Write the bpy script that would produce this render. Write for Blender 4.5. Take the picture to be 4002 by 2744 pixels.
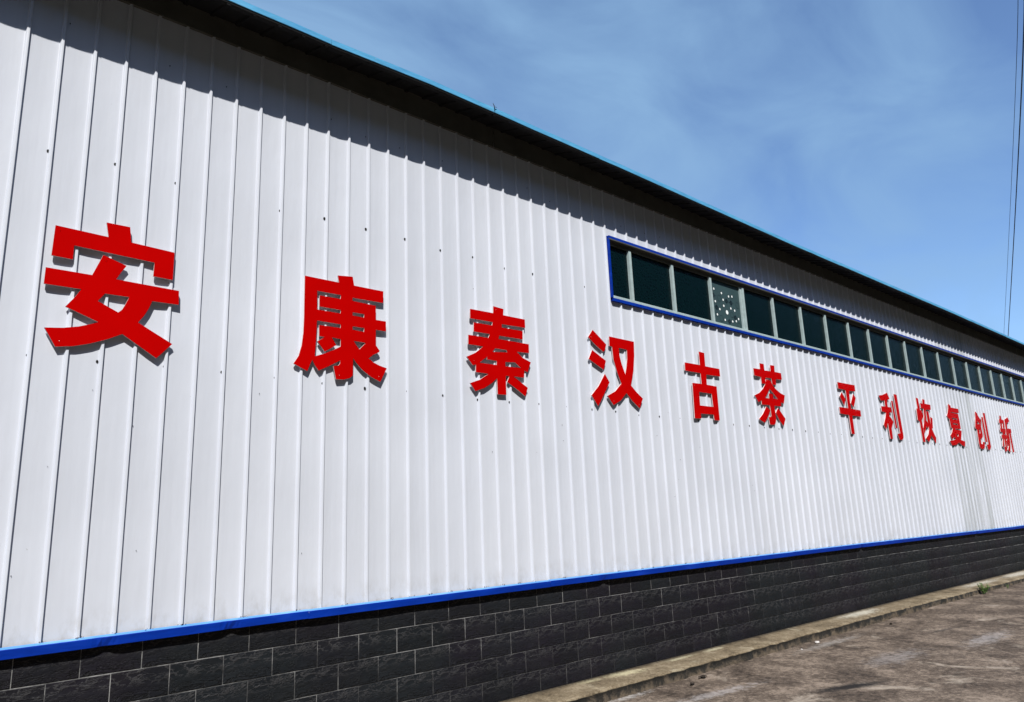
import bpy, bmesh, math, random
from mathutils import Vector, Matrix
from mathutils.geometry import tessellate_polygon
from mathutils import noise as mnoise

for o in list(bpy.data.objects): bpy.data.objects.remove(o)
S = bpy.context.scene
COL = S.collection
rnd = random.Random(7)
EYE = 1.716

# ------------------------------------------------------------------ camera
cam = bpy.data.cameras.new('camera'); co = bpy.data.objects.new('camera', cam); COL.objects.link(co)
cam.sensor_width = 36; cam.sensor_fit = 'HORIZONTAL'; cam.lens = 2886.27 / 4002 * 36
cam.clip_start = 0.05; cam.clip_end = 3000
r_ = Vector((0.7430821624, -0.6680914912, -0.0385053163))
d_ = Vector((0.1190438612, 0.1885892859, -0.9748141568))
f_ = Vector((0.6585267337, 0.7197831901, 0.2196695251))
co.matrix_world = Matrix(((r_.x, -d_.x, -f_.x, 0), (r_.y, -d_.y, -f_.y, -5.4), (r_.z, -d_.z, -f_.z, EYE), (0, 0, 0, 1)))
S.camera = co

# ------------------------------------------------------------------ light
SUN = Vector((-0.71, -1.0, 1.50)).normalized()      # towards the sun
sl = bpy.data.lights.new('sun', 'SUN'); sl.energy = 5.0; sl.angle = math.radians(0.5); sl.color = (1.0, 0.965, 0.91)
so = bpy.data.objects.new('sun', sl); COL.objects.link(so)
so.rotation_euler = SUN.to_track_quat('Z', 'Y').to_euler(); so.location = (-20, -30, 40)
W = bpy.data.worlds.new('World'); S.world = W; W.use_nodes = True
nt = W.node_tree; nt.nodes.clear()
def wn(t, **k):
    n = nt.nodes.new(t)
    for a, b in k.items(): setattr(n, a, b)
    return n
out = wn('ShaderNodeOutputWorld'); bg = wn('ShaderNodeBackground')
sky = wn('ShaderNodeTexSky', sky_type='NISHITA', sun_disc=False)
sky.sun_elevation = math.asin(SUN.z); sky.sun_rotation = math.atan2(SUN.x, SUN.y)
sky.air_density = 1.0; sky.dust_density = 0.3; sky.ozone_density = 6.0; sky.altitude = 400
bg.inputs[1].default_value = 0.13
tc = wn('ShaderNodeTexCoord'); mp = wn('ShaderNodeMapping')
mp.inputs['Rotation'].default_value = (0.25, 0.35, 0.9); mp.inputs['Scale'].default_value = (1.0, 3.4, 5.0)
nz = wn('ShaderNodeTexNoise'); nz.inputs['Scale'].default_value = 1.6; nz.inputs['Detail'].default_value = 7; nz.inputs['Roughness'].default_value = 0.52; nz.inputs['Distortion'].default_value = 0.5
cr = wn('ShaderNodeValToRGB'); cr.color_ramp.elements[0].position = 0.36; cr.color_ramp.elements[1].position = 0.74
cr.color_ramp.elements[1].color = (0.75, 0.75, 0.75, 1)
mx = wn('ShaderNodeMix', data_type='RGBA'); mx.inputs[7].default_value = (1.62, 2.75, 4.2, 1)
nt.links.new(tc.outputs['Generated'], mp.inputs[0]); nt.links.new(mp.outputs[0], nz.inputs['Vector'])
sxyz = wn('ShaderNodeSeparateXYZ'); nt.links.new(tc.outputs['Generated'], sxyz.inputs[0])
mr = wn('ShaderNodeMapRange'); mr.inputs[1].default_value = .05; mr.inputs[2].default_value = .62; mr.inputs[3].default_value = -.12; mr.inputs[4].default_value = .15
nt.links.new(sxyz.outputs[1], mr.inputs[0])
ad = wn('ShaderNodeMath', operation='ADD'); nt.links.new(nz.outputs[0], ad.inputs[0]); nt.links.new(mr.outputs[0], ad.inputs[1])
nt.links.new(ad.outputs[0], cr.inputs[0]); nt.links.new(cr.outputs[0], mx.inputs[0])
nt.links.new(sky.outputs[0], mx.inputs[6]); nt.links.new(mx.outputs[2], bg.inputs[0]); nt.links.new(bg.outputs[0], out.inputs[0])
vs = S.view_settings; vs.view_transform = 'Standard'; vs.look = 'None'; vs.exposure = 0.47; vs.gamma = 1.0; vs.use_curve_mapping = False

# ------------------------------------------------------------------ helpers
def tag(o, label=None, cat=None, group=None, kind=None):
    if label: o['label'] = label
    if cat: o['category'] = cat
    if group: o['group'] = group
    if kind: o['kind'] = kind
    return o
def empty(name, loc=(0, 0, 0)):
    o = bpy.data.objects.new(name, None); COL.objects.link(o); o.location = loc; o.empty_display_size = .2; return o
class MB:
    def __init__(s): s.v = []; s.f = []; s.m = []; s.uv = None; s.sm = False
    def box(s, x0, x1, y0, y1, z0, z1, mi=0):
        n = len(s.v)
        s.v += [(x0,y0,z0),(x1,y0,z0),(x1,y1,z0),(x0,y1,z0),(x0,y0,z1),(x1,y0,z1),(x1,y1,z1),(x0,y1,z1)]
        for q in ((0,3,2,1),(4,5,6,7),(0,1,5,4),(1,2,6,5),(2,3,7,6),(3,0,4,7)):
            s.f.append(tuple(n+i for i in q)); s.m.append(mi)
        return s
    def grid(s, rows, mi=0):                     # rows: list of lists of points
        n = len(s.v); w = len(rows[0])
        for r in rows: s.v += [tuple(p) for p in r]
        for i in range(len(rows)-1):
            for j in range(w-1):
                s.f.append((n+i*w+j, n+i*w+j+1, n+(i+1)*w+j+1, n+(i+1)*w+j)); s.m.append(mi)
        return s
    def tube(s, pts, rad, k=6, mi=0):
        n = len(s.v); pts = [Vector(p) for p in pts]
        for i, p in enumerate(pts):
            t = (pts[min(i+1, len(pts)-1)] - pts[max(i-1, 0)]).normalized()
            a = t.orthogonal().normalized() if i == 0 else (a - t*a.dot(t)).normalized()
            b = t.cross(a); rr = rad[i] if isinstance(rad, (list, tuple)) else rad
            for j in range(k):
                th = 2*math.pi*j/k; s.v.append(tuple(p + a*math.cos(th)*rr + b*math.sin(th)*rr))
        for i in range(len(pts)-1):
            for j in range(k):
                s.f.append((n+i*k+j, n+i*k+(j+1)%k, n+(i+1)*k+(j+1)%k, n+(i+1)*k+j)); s.m.append(mi)
        s.f.append(tuple(n+j for j in range(k))[::-1]); s.m.append(mi)
        s.f.append(tuple(n+(len(pts)-1)*k+j for j in range(k))); s.m.append(mi)
        return s
    def mesh(s, name, mats, smooth=False):
        me = bpy.data.meshes.new(name); me.from_pydata(s.v, [], s.f)
        for m in (mats if isinstance(mats, (list, tuple)) else [mats]): me.materials.append(m)
        me.polygons.foreach_set('material_index', s.m)
        if smooth: me.polygons.foreach_set('use_smooth', [True]*len(s.f))
        me.update(); return me
    def build(s, name, mats, parent=None, smooth=False, loc=(0,0,0)):
        return link(name, s.mesh(name, mats, smooth), parent, loc)
def link(name, me, parent=None, loc=(0,0,0)):
    o = bpy.data.objects.new(name, me); COL.objects.link(o); o.location = loc
    if parent: o.parent = parent
    return o
def interp(x, T):
    if x <= T[0][0]: return T[0][1]
    for (a, b), (c, d) in zip(T, T[1:]):
        if x <= c: return b + (d-b)*(x-a)/(c-a)
    return T[-1][1]
SINK = [(0.8, -.016), (2.35, -.006), (4.8, 0), (9.5, -.004), (13, -.012), (21.5, -.050), (34, -.06)]
def sink(x): return interp(x, SINK)              # the plinth has settled unevenly along the wall
EAVE = [(1.9, -.02), (2.7, -.015), (3.6, .02), (6.8, .012), (10.5, -.018), (14, -.012), (17, .004), (24, -.005)]
def eavew(x): return interp(x, EAVE)

# ------------------------------------------------------------------ materials
def mat(name):
    m = bpy.data.materials.new(name); m.use_nodes = True
    n = m.node_tree; b = n.nodes['Principled BSDF']; return m, n, b
def N(n, t, **k):
    x = n.nodes.new(t)
    for a, b in k.items():
        if a.startswith('i_'):
            key = a[2:]; key = int(key) if key.isdigit() else key
            x.inputs[key].default_value = b
        else: setattr(x, a, b)
    return x
def ramp(n, fac, stops):
    r = N(n, 'ShaderNodeValToRGB'); e = r.color_ramp.elements
    while len(e) < len(stops): e.new(0.5)
    for i, (p, c) in enumerate(stops):
        e[i].position = p; e[i].color = (c[0], c[1], c[2], 1) if isinstance(c, (tuple, list)) else (c, c, c, 1)
    n.links.new(fac, r.inputs[0]); return r.outputs[0]
def noise(n, vec, scale, detail=5, rough=.55, dist=0, mscale=None, loc=None):
    if mscale or loc:
        m = N(n, 'ShaderNodeMapping')
        if mscale: m.inputs['Scale'].default_value = mscale
        if loc: m.inputs['Location'].default_value = loc
        n.links.new(vec, m.inputs[0]); vec = m.outputs[0]
    x = N(n, 'ShaderNodeTexNoise'); x.inputs['Scale'].default_value = scale; x.inputs['Detail'].default_value = detail
    x.inputs['Roughness'].default_value = rough; x.inputs['Distortion'].default_value = dist
    n.links.new(vec, x.inputs['Vector']); return x.outputs[0]
def mixc(n, f, a, b, mode='MIX'):
    x = N(n, 'ShaderNodeMix', data_type='RGBA', blend_type=mode)
    for s_, v in ((0, f), (6, a), (7, b)):
        if hasattr(v, 'is_output'): n.links.new(v, x.inputs[s_])
        elif s_ == 0: x.inputs[0].default_value = v
        else: x.inputs[s_].default_value = (v[0], v[1], v[2], 1)
    return x.outputs[2]
def math_(n, op, a, b=None, clamp=False):
    x = N(n, 'ShaderNodeMath', operation=op); x.use_clamp = clamp
    for i, v in enumerate((a, b)):
        if v is None: continue
        if hasattr(v, 'is_output'): n.links.new(v, x.inputs[i])
        else: x.inputs[i].default_value = v
    return x.outputs[0]
def bump(n, b, h, strength=.3, dist=.01):
    x = N(n, 'ShaderNodeBump'); x.inputs['Strength'].default_value = strength; x.inputs['Distance'].default_value = dist
    n.links.new(h, x.inputs['Height']); n.links.new(x.outputs[0], b.inputs['Normal'])
def coords(n, which='Object'): return N(n, 'ShaderNodeTexCoord').outputs[which]
def geopos(n): return N(n, 'ShaderNodeNewGeometry').outputs['Position']

def plain(name, col, rough=.5, spec=.5, var=.12, scale=6, metal=0):
    m, n, b = mat(name)
    f = noise(n, geopos(n), scale, 6, .6)
    c = ramp(n, f, [(.3, tuple(v*(1-var) for v in col)), (.7, tuple(min(1, v*(1+var)) for v in col))])
    n.links.new(c, b.inputs['Base Color']); b.inputs['Roughness'].default_value = rough
    b.inputs['Specular IOR Level'].default_value = spec; b.inputs['Metallic'].default_value = metal
    return m

# painted corrugated wall sheet
M_sheet, n, b = mat('white_coated_steel')
P = geopos(n)
oi = N(n, 'ShaderNodeObjectInfo')
tone = ramp(n, oi.outputs['Random'], [(0, (.545, .573, .635)), (1, (.573, .600, .660))])
streak = ramp(n, noise(n, P, 1, 6, .6, mscale=(26, 4, .55)), [(.30, .965), (.62, 1.0)])
cloud = ramp(n, noise(n, P, .8, 4, .5), [(.3, .93), (.75, 1.03)])
c = mixc(n, 1.0, tone, streak, 'MULTIPLY'); c = mixc(n, 1.0, c, cloud, 'MULTIPLY')
# weathered greyish bay with run-off streaks, about 17.5 to 20 m along
sx = N(n, 'ShaderNodeSeparateXYZ'); n.links.new(P, sx.inputs[0])
bay = math_(n, 'MULTIPLY', math_(n, 'GREATER_THAN', sx.outputs[0], 17.45), math_(n, 'LESS_THAN', sx.outputs[0], 19.35))
bs = ramp(n, noise(n, P, 1, 5, .6, mscale=(9, 3, .35), loc=(3, 0, 1)), [(.42, 0), (.6, .62)])
c = mixc(n, math_(n, 'MULTIPLY', bay, bs), c, (.30, .325, .33))
# splash dirt just above the base trim
low = N(n, 'ShaderNodeMapRange'); low.inputs[1].default_value = 1.30; low.inputs[2].default_value = 1.09; n.links.new(sx.outputs[2], low.inputs[0])
dn = ramp(n, noise(n, P, 7, 6, .7, mscale=(1, 1, .5)), [(.47, 0), (.7, .6)])
c = mixc(n, math_(n, 'MULTIPLY', low.outputs[0], dn), c, (.27, .255, .22))
# small scuffs and specks
sp = ramp(n, noise(n, P, 38, 2, .5), [(.765, 0), (.79, .55)])
sp2 = ramp(n, noise(n, P, 1.1, 3, .5, loc=(5, 5, 5)), [(.45, 0), (.6, 1)])
c = mixc(n, math_(n, 'MULTIPLY', sp, sp2), c, (.16, .15, .14))
n.links.new(c, b.inputs['Base Color']); b.inputs['Roughness'].default_value = .42; b.inputs['Specular IOR Level'].default_value = .35
hh = noise(n, P, 1.6, 3, .5, mscale=(2.2, 1, .8))
hf = noise(n, P, 9, 3, .5, mscale=(3, 1, .6))
bump(n, b, math_(n, 'ADD', hh, math_(n, 'MULTIPLY', hf, .12)), .22, .03)

def bluepaint(name, col, lo, hi):
    m, n, b = mat(name); P = geopos(n)
    f = noise(n, P, 1, 6, .65, mscale=(2.2, 8, 8))
    c = ramp(n, f, [(.3, lo), (.55, col), (.75, hi)])
    chip = ramp(n, noise(n, P, 22, 4, .6), [(.72, 0), (.76, .5)])
    c = mixc(n, chip, c, (.35, .42, .5))
    n.links.new(c, b.inputs['Base Color']); b.inputs['Roughness'].default_value = .45; b.inputs['Specular IOR Level'].default_value = .2
    bump(n, b, noise(n, P, 5, 4, .5, mscale=(1, 3, 3)), .35, .02); return m
M_blue = bluepaint('blue_trim_paint', (.0, .025, .27), (.0, .018, .21), (.004, .036, .33))
M_ledge_glare = bluepaint('painted_glare_blue_ledge', (.09, .25, .52), (.06, .20, .45), (.18, .36, .6))  # same blue paint, sun glare on the upward fold put into the colour
M_skyblue = bluepaint('pale_blue_roof_paint', (.10, .37, .62), (.08, .31, .56), (.15, .42, .68))
M_fascia = plain('dark_fascia_coating', (.085, .085, .072), .55, .3, .25, 3)
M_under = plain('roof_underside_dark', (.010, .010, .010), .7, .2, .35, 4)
M_red = plain('red_acrylic', (.42, .0003, .0003), .35, .03, .06, 2)
M_foam = plain('white_foam_board', (.60, .50, .49), .7, .2, .06, 20)
M_alu = plain('aluminium_frame', (.33, .41, .41), .42, .4, .14, 14)
M_black = plain('black_rubber_washer', (.004, .004, .004), .6, .3, .3, 30)
M_wire = plain('black_cable_sheath', (.015, .016, .03), .6, .3, .1, 3)
M_white = plain('white_paint_dot', (.75, .80, .80), .5, .3, .05, 9)
M_inner = plain('dim_interior_wall', (.05, .05, .05), .9, .1, .2, 1)

# patterned window glass
def glass(name, base, hi, sc, rough):
    m, n, b = mat(name); P = geopos(n)
    v = N(n, 'ShaderNodeTexVoronoi', feature='DISTANCE_TO_EDGE'); v.inputs['Scale'].default_value = sc
    n.links.new(P, v.inputs['Vector'])
    f = ramp(n, v.outputs[0], [(.0, 0), (.28, 1)])
    c = mixc(n, f, hi, base); n.links.new(c, b.inputs['Base Color'])
    b.inputs['Roughness'].default_value = rough; b.inputs['Specular IOR Level'].default_value = .07
    bump(n, b, v.outputs[0], .18, .02); return m
M_glass = glass('dark_patterned_glass', (.0010, .0050, .0068), (.0020, .0100, .0125), 26, .20)
M_print = plain('grey_green_privacy_film', (.036, .066, .071), .38, .15, .10, 2)
M_ring = plain('dark_ring_print', (.006, .014, .018), .45, .3, .1, 9)
M_ringf = plain('faint_ring_print', (.014, .030, .034), .45, .3, .1, 9)

# split-face plinth tile: ridged relief, same mould on every tile
M_tile, n, b = mat('black_split_face_tile')
UV = coords(n, 'UV')
oi = N(n, 'ShaderNodeObjectInfo')
P = geopos(n)
patch = noise(n, P, .9, 3, .5)
rid = N(n, 'ShaderNodeTexNoise')
try: rid.noise_type = 'RIDGED_MULTIFRACTAL'
except Exception as e: print('no ridged', e)
mpp = N(n, 'ShaderNodeMapping'); mpp.inputs['Rotation'].default_value = (0, 0, -.35); mpp.inputs['Scale'].default_value = (1.0, 2.2, 1)
n.links.new(UV, mpp.inputs[0]); n.links.new(mpp.outputs[0], rid.inputs['Vector'])
rid.inputs['Scale'].default_value = 7.5; rid.inputs['Detail'].default_value = 5; rid.inputs['Roughness'].default_value = .55; rid.inputs['Distortion'].default_value = .5
fine = noise(n, UV, 55, 4, .7)
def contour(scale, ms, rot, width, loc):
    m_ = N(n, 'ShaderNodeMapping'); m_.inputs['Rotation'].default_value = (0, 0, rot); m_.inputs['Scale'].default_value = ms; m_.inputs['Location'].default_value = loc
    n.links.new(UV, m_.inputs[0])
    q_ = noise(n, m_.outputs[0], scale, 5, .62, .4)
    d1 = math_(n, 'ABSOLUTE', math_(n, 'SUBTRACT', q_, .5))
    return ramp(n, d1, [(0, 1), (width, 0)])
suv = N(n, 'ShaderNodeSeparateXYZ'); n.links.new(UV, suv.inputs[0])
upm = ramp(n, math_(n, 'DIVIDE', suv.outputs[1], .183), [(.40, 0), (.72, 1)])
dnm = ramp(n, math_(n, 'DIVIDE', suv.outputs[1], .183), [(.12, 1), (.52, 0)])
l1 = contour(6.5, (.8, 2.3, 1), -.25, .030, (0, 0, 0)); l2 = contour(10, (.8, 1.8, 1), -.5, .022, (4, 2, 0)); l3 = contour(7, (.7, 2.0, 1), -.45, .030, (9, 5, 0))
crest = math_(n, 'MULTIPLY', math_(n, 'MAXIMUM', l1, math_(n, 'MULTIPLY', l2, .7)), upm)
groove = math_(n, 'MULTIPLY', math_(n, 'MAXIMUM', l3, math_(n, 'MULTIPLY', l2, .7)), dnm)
hgt = math_(n, 'ADD', math_(n, 'MULTIPLY', rid.outputs[0], .5), math_(n, 'MULTIPLY', fine, .25))
hgt = math_(n, 'ADD', hgt, math_(n, 'MULTIPLY', crest, .30)); hgt = math_(n, 'SUBTRACT', hgt, math_(n, 'MULTIPLY', groove, .45))
base = ramp(n, patch, [(.38, (.0095, .0083, .0125)), (.6, (.0092, .0112, .0135))])
crest_lit = math_(n, 'MULTIPLY', crest, .85)
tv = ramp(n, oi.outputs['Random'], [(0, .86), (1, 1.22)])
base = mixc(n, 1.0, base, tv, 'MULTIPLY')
c = mixc(n, math_(n, 'MULTIPLY', groove, .7), base, (.003, .003, .003))  # shade in the lower relief lines painted into the colour
c = mixc(n, crest_lit, c, (.055, .054, .056))  # sunlight on the upper ridge lines painted in as a paler colour
dust = ramp(n, noise(n, P, 3.2, 6, .7), [(.45, 0), (.75, .10)])
c = mixc(n, dust, c, (.05, .047, .042))
n.links.new(c, b.inputs['Base Color']); b.inputs['Roughness'].default_value = .55; b.inputs['Specular IOR Level'].default_value = .14
bump(n, b, hgt, .8, .016)

M_grout, n, b = mat('patchy_pale_grout')
P = geopos(n)
sxx = N(n, 'ShaderNodeSeparateXYZ'); n.links.new(P, sxx.inputs[0])
g = noise(n, P, 2.3, 6, .75)
up = N(n, 'ShaderNodeMapRange'); up.inputs[1].default_value = .15; up.inputs[2].default_value = .95; up.inputs[3].default_value = -.10; up.inputs[4].default_value = .07
n.links.new(sxx.outputs[2], up.inputs[0])
c = ramp(n, math_(n, 'ADD', g, up.outputs[0]), [(.40, (.012, .012, .012)), (.50, (.07, .07, .07)), (.64, (.28, .278, .275))])
n.links.new(c, b.inputs['Base Color']); b.inputs['Roughness'].default_value = .9

# concrete
def concrete(name, stops, light, pale_lo, pale_hi, spots=(), sc=1.0, dark=None):
    m, n, b = mat(name); P = geopos(n)
    f1 = noise(n, P, 1.5*sc, 10, .75, .3); f2 = noise(n, P, 15*sc, 8, .85, .2); f3 = noise(n, P, 60, 4, .7)
    f = math_(n, 'ADD', math_(n, 'MULTIPLY', f1, .5), math_(n, 'MULTIPLY', f2, .5))
    c = ramp(n, f, stops)
    pm = ramp(n, noise(n, P, 1.35*sc, 9, .70, .6, loc=(7, 2, 0)), [(pale_lo, 0), (pale_hi, .75)])
    c = mixc(n, pm, c, light)
    sgr = ramp(n, f3, [(.3, .78), (.7, 1.2)])
    c = mixc(n, 1.0, c, sgr, 'MULTIPLY')
    for (x, y, rx, ry, rot, col, am, nsc) in spots:
        mm = N(n, 'ShaderNodeMapping', vector_type='TEXTURE'); mm.inputs['Location'].default_value = (x, y, 0); mm.inputs['Rotation'].default_value = (0, 0, rot); mm.inputs['Scale'].default_value = (rx, ry, 50)
        n.links.new(P, mm.inputs[0])
        ln = N(n, 'ShaderNodeVectorMath', operation='LENGTH'); n.links.new(mm.outputs[0], ln.inputs[0])
        dd = math_(n, 'ADD', ln.outputs['Value'], math_(n, 'MULTIPLY', math_(n, 'SUBTRACT', noise(n, P, nsc*1.6, 9, .85), .5), (2.2 if am >= .95 else 3.4 if dark else 5.0)))
        k = ramp(n, dd, [(.35, am), (1.25, 0)])
        if am < .95: k = math_(n, 'MULTIPLY', k, ramp(n, f2, [(.36, .25), (.54, 1)]))
        c = mixc(n, k, c, col)
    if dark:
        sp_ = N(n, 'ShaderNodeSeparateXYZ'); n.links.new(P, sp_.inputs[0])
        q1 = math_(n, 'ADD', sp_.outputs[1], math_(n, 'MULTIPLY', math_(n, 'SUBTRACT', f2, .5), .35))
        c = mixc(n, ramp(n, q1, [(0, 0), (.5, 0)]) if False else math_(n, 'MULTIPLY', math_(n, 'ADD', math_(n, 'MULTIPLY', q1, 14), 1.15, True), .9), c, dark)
    n.links.new(c, b.inputs['Base Color']); b.inputs['Roughness'].default_value = .88; b.inputs['Specular IOR Level'].default_value = .25
    bump(n, b, math_(n, 'ADD', f2, math_(n, 'MULTIPLY', f3, .5)), .5, .012)
    return m
M_yard = concrete('worn_yard_concrete', [(.42, (.026, .0185, .0135)), (.5, (.090, .068, .051)), (.58, (.205, .162, .126))], (.30, .255, .205), .585, .68,
    spots=[(5.9, -.42, .35, .07, .0, (.34, .32, .30), .8, 9), (6.5, -1.0, .75, .10, -.1, (.28, .26, .25), .7, 7), (9.7, -.62, .9, .10, 0, (.24, .22, .20), .7, 7),
           (9.2, -1.6, .7, .22, .0, (.22, .20, .19), .6, 6), (11.1, -2.0, .8, .18, .0, (.26, .24, .23), .7, 6),
           (7.52, -1.83, .62, .12, -.38, (.010, .008, .007), 1.0, 14), (11.5, -1.35, .5, .05, -.2, (.02, .018, .018), .7, 9)])
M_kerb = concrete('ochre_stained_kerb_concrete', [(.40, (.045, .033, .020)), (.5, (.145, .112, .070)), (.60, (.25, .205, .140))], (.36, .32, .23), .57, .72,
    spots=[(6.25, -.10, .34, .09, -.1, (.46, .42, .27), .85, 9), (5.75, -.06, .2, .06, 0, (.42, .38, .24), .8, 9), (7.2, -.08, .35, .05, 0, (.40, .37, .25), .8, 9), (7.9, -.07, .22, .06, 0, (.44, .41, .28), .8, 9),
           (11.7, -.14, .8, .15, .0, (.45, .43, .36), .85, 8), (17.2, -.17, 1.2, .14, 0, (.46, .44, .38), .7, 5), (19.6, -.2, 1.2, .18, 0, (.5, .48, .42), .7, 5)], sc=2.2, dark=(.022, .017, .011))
M_kerbside, n, b = mat('kerb_side_darker_top')
P = geopos(n)
f = noise(n, P, 5, 8, .75, .3, mscale=(1, 1, 1.2))
sz = N(n, 'ShaderNodeSeparateXYZ'); n.links.new(P, sz.inputs[0])
f2 = math_(n, 'SUBTRACT', f, math_(n, 'MULTIPLY', math_(n, 'SUBTRACT', sz.outputs[2], .03), 1.6))
c = ramp(n, f2, [(.36, (.003, .003, .002)), (.47, (.016, .013, .009)), (.60, (.105, .080, .054))])  # blacker towards the top of the face, brown lower down
n.links.new(c, b.inputs['Base Color']); b.inputs['Roughness'].default_value = .95
bump(n, b, f, .8, .03)

# ------------------------------------------------------------------ ground
g = MB()
xs = [-900, -200, -60, -20, -6] + [i*.5 for i in range(0, 64)] + [36, 50, 80, 200, 900]
ys = [-900, -200, -60, -25, -12] + [-8 + i*.4 for i in range(0, 21)] + [.6, 4, 14, 40, 200, 900]
rows = []
for y in ys:
    rows.append([(x, y, (.006*mnoise.noise((x*1.3, y*1.3, 0)) + .012*mnoise.noise((x*.4, y*.4, 3)) - .006 + .35*sink(x)) if -7 < x < 33 and -9 < y < 1 else 0.35*sink(x) if -7 < x < 33 and -26 < y < 2 else -.02) for x in xs])
g.grid(rows)
ground = g.build('ground', M_yard, None, True); tag(ground, 'worn brownish grey concrete yard with pale patches and a dark crack', None, None, 'structure')

# low wooded ridge far off, all round
M_far = plain('far_wooded_ridge', (.035, .055, .035), .95, .1, .35, .05)
rb = MB(); rows = [[], [], []]
for i in range(181):
    a_ = 2*math.pi*i/180; h_ = 13 + 5*mnoise.noise((math.cos(a_)*3, math.sin(a_)*3, 2)) + 2*mnoise.noise((math.cos(a_)*14, math.sin(a_)*14, 5))
    for q_, (rr_, hh_) in enumerate(((300, -2), (325, h_*.7), (360, h_))): rows[q_].append((math.cos(a_)*rr_, math.sin(a_)*rr_, hh_))
rb.grid(rows[::-1])
tag(rb.build('distant_hills', M_far, None, True), 'low wooded ridge on the horizon', None, None, 'structure')

# unseen wooded bank, added behind the camera to cut sky light on the wall
M_sky_blocker, n, b = mat('sky_blocker_slope')
P = geopos(n)
c = ramp(n, noise(n, P, .9, 8, .7), [(.3, (.008, .016, .006)), (.55, (.022, .040, .014)), (.75, (.045, .065, .022))])
n.links.new(c, b.inputs['Base Color']); b.inputs['Roughness'].default_value = .9
hb = MB(); rows = []
for j in range(34):
    t = j/33; row = []
    for i in range(141):
        x = -90 + i*1.6
        y = -13.5 - 10.0*min(1, t*1.35) - 40*max(0, t-.74); z = -0.3 + 24.6*min(1, t*1.35)**1.0 + 6*max(0, t-.74)
        k_ = min(1, t*3)
        row.append((x + k_*.8*mnoise.noise((x*.5, z*.5, 1)), y + k_*(1.6*mnoise.noise((x*.16, z*.2, 0)) + 1.0*mnoise.noise((x*.6, z*.7, 5))), z + k_*(.9*mnoise.noise((x*.55, z*.6, 9)) + .8*mnoise.noise((x*.09, 4, 2)))))
    rows.append(row)
hb.grid([r[::-1] for r in rows])
tag(hb.build('sky_blocker_bank', M_sky_blocker, None, True), 'steep dark wooded bank added behind the camera to block sky light', None, None, 'structure')

# ------------------------------------------------------------------ building
RIB = .2042; R0 = .831            # right hand (shadow side) edge of rib 0
def rx(i): return R0 + RIB*i
ZW0 = EYE - .640                   # bottom of sheets (hidden in the base trim)
ZT = EYE + 4.02                    # top of sheets (behind the fascia)
WX0, WX1 = 6.555, 27.0             # window strip
WZ0, WZ1 = EYE + 2.47, EYE + 3.262
K0, K1 = -8, 34                    # sheet index range, seams at rib 2+4k
XL, XR = rx(2+4*K0)-.01, rx(2+4*K1)-.01
H = .018
bld = empty('warehouse', ((XL+XR)/2, 3, 0))
tag(bld, 'long white corrugated steel warehouse with blue trim, black tiled plinth and dark eaves', 'building')
boff = Vector(bld.location)
def bl(name, mb, mats, parent=bld, smooth=False, loc=(0,0,0)):
    """link a mesh given in world coordinates as a child of the building"""
    o = link(name, mb.mesh(name, mats, smooth), parent)
    o.matrix_parent_inverse = Matrix.Identity(4)
    base = Vector((0,0,0)); p = parent
    while p is not None: base += Vector(p.location); p = p.parent
    o.location = Vector(loc) - base
    return o

def sheet_rows(k, z0f, z1f, seed, xcut=None):
    """one wall sheet: four pans and four ribs; its last rib laps the next sheet with a slightly open edge"""
    r = random.Random(seed)
    xs = []
    s0 = rx(2+4*k)
    bows = [r.uniform(.0015, .0038) for _ in range(4)]
    for q in range(4):
        a = s0 + RIB*q - .010; b_ = s0 + RIB*(q+1)
        w = b_ - .040 - a
        xs += [(a, 0)] if q else [(a - .003, .001)]
        for t in (.03, .14, .36, .64, .86, .97): xs.append((a + w*t, bows[q]*math.sin(math.pi*t)))
        xs += [(b_ - .0405, 0), (b_ - .0375, -.0012), (b_ - .0310, -H+.0012), (b_ - .0280, -H), (b_ - .0155, -H), (b_ - .0135, -H+.0022), (b_ - .0105, -.0022)]
    xs.append((s0 + 4*RIB - .0095, -.0012 if True else 0))
    nz = 15; rows = []
    for i in range(nz):
        t = i/(nz-1); row = []
        for j, (x, y) in enumerate(xs):
            z = z0f(x)*(1-t) + z1f(x)*t
            wob = .0022*mnoise.noise((x*1.7, z*1.1, 4)) + .0010*mnoise.noise((x*5, z*2.5, 9))
            yy = y + wob
            if j >= len(xs)-2: yy = min(yy, 0) - .0035 - .0075*abs(mnoise.noise((k*3.1, z*2.2, 1)))
            xx = x + .0012*mnoise.noise((round(x/RIB)*7.3, z*1.4, 2))
            row.append((xx, yy, z))
        rows.append(row)
    if xcut:
        def clip(row):
            o_ = []
            for p, q in zip(row, row[1:]):
                for c_ in xcut:
                    pass
                if xcut[0] <= p[0] <= xcut[1]: o_.append(p)
                for c_ in xcut:
                    if p[0] < c_ < q[0]:
                        t = (c_-p[0])/(q[0]-p[0]); o_.append(tuple(p[k_]*(1-t)+q[k_]*t for k_ in range(3)))
            if xcut[0] <= row[-1][0] <= xcut[1]: o_.append(row[-1])
            return o_
        rows2 = [clip(row) for row in rows]
        m = min(len(r_) for r_ in rows2); rows = [r_[:m] for r_ in rows2]
    return rows
def add_sheet(k, z0f, z1f, seed, xcut=None):
    rows = sheet_rows(k, z0f, z1f, seed, xcut)
    if len(rows[0]) < 2: return
    ox = rows[0][0][0]; oz = rows[0][0][2]
    mb = MB(); mb.grid([[(p[0]-ox, p[1], p[2]-oz) for p in r] for r in rows])
    o = bl('wall_sheet', mb, M_sheet, smooth=True, loc=(ox, 0, oz))
    m = o.data
    try: m.set_sharp_from_angle(angle=math.radians(22))
    except Exception: pass
zb = lambda x: ZW0 + sink(x)*.9
zt = lambda x: ZT
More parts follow.
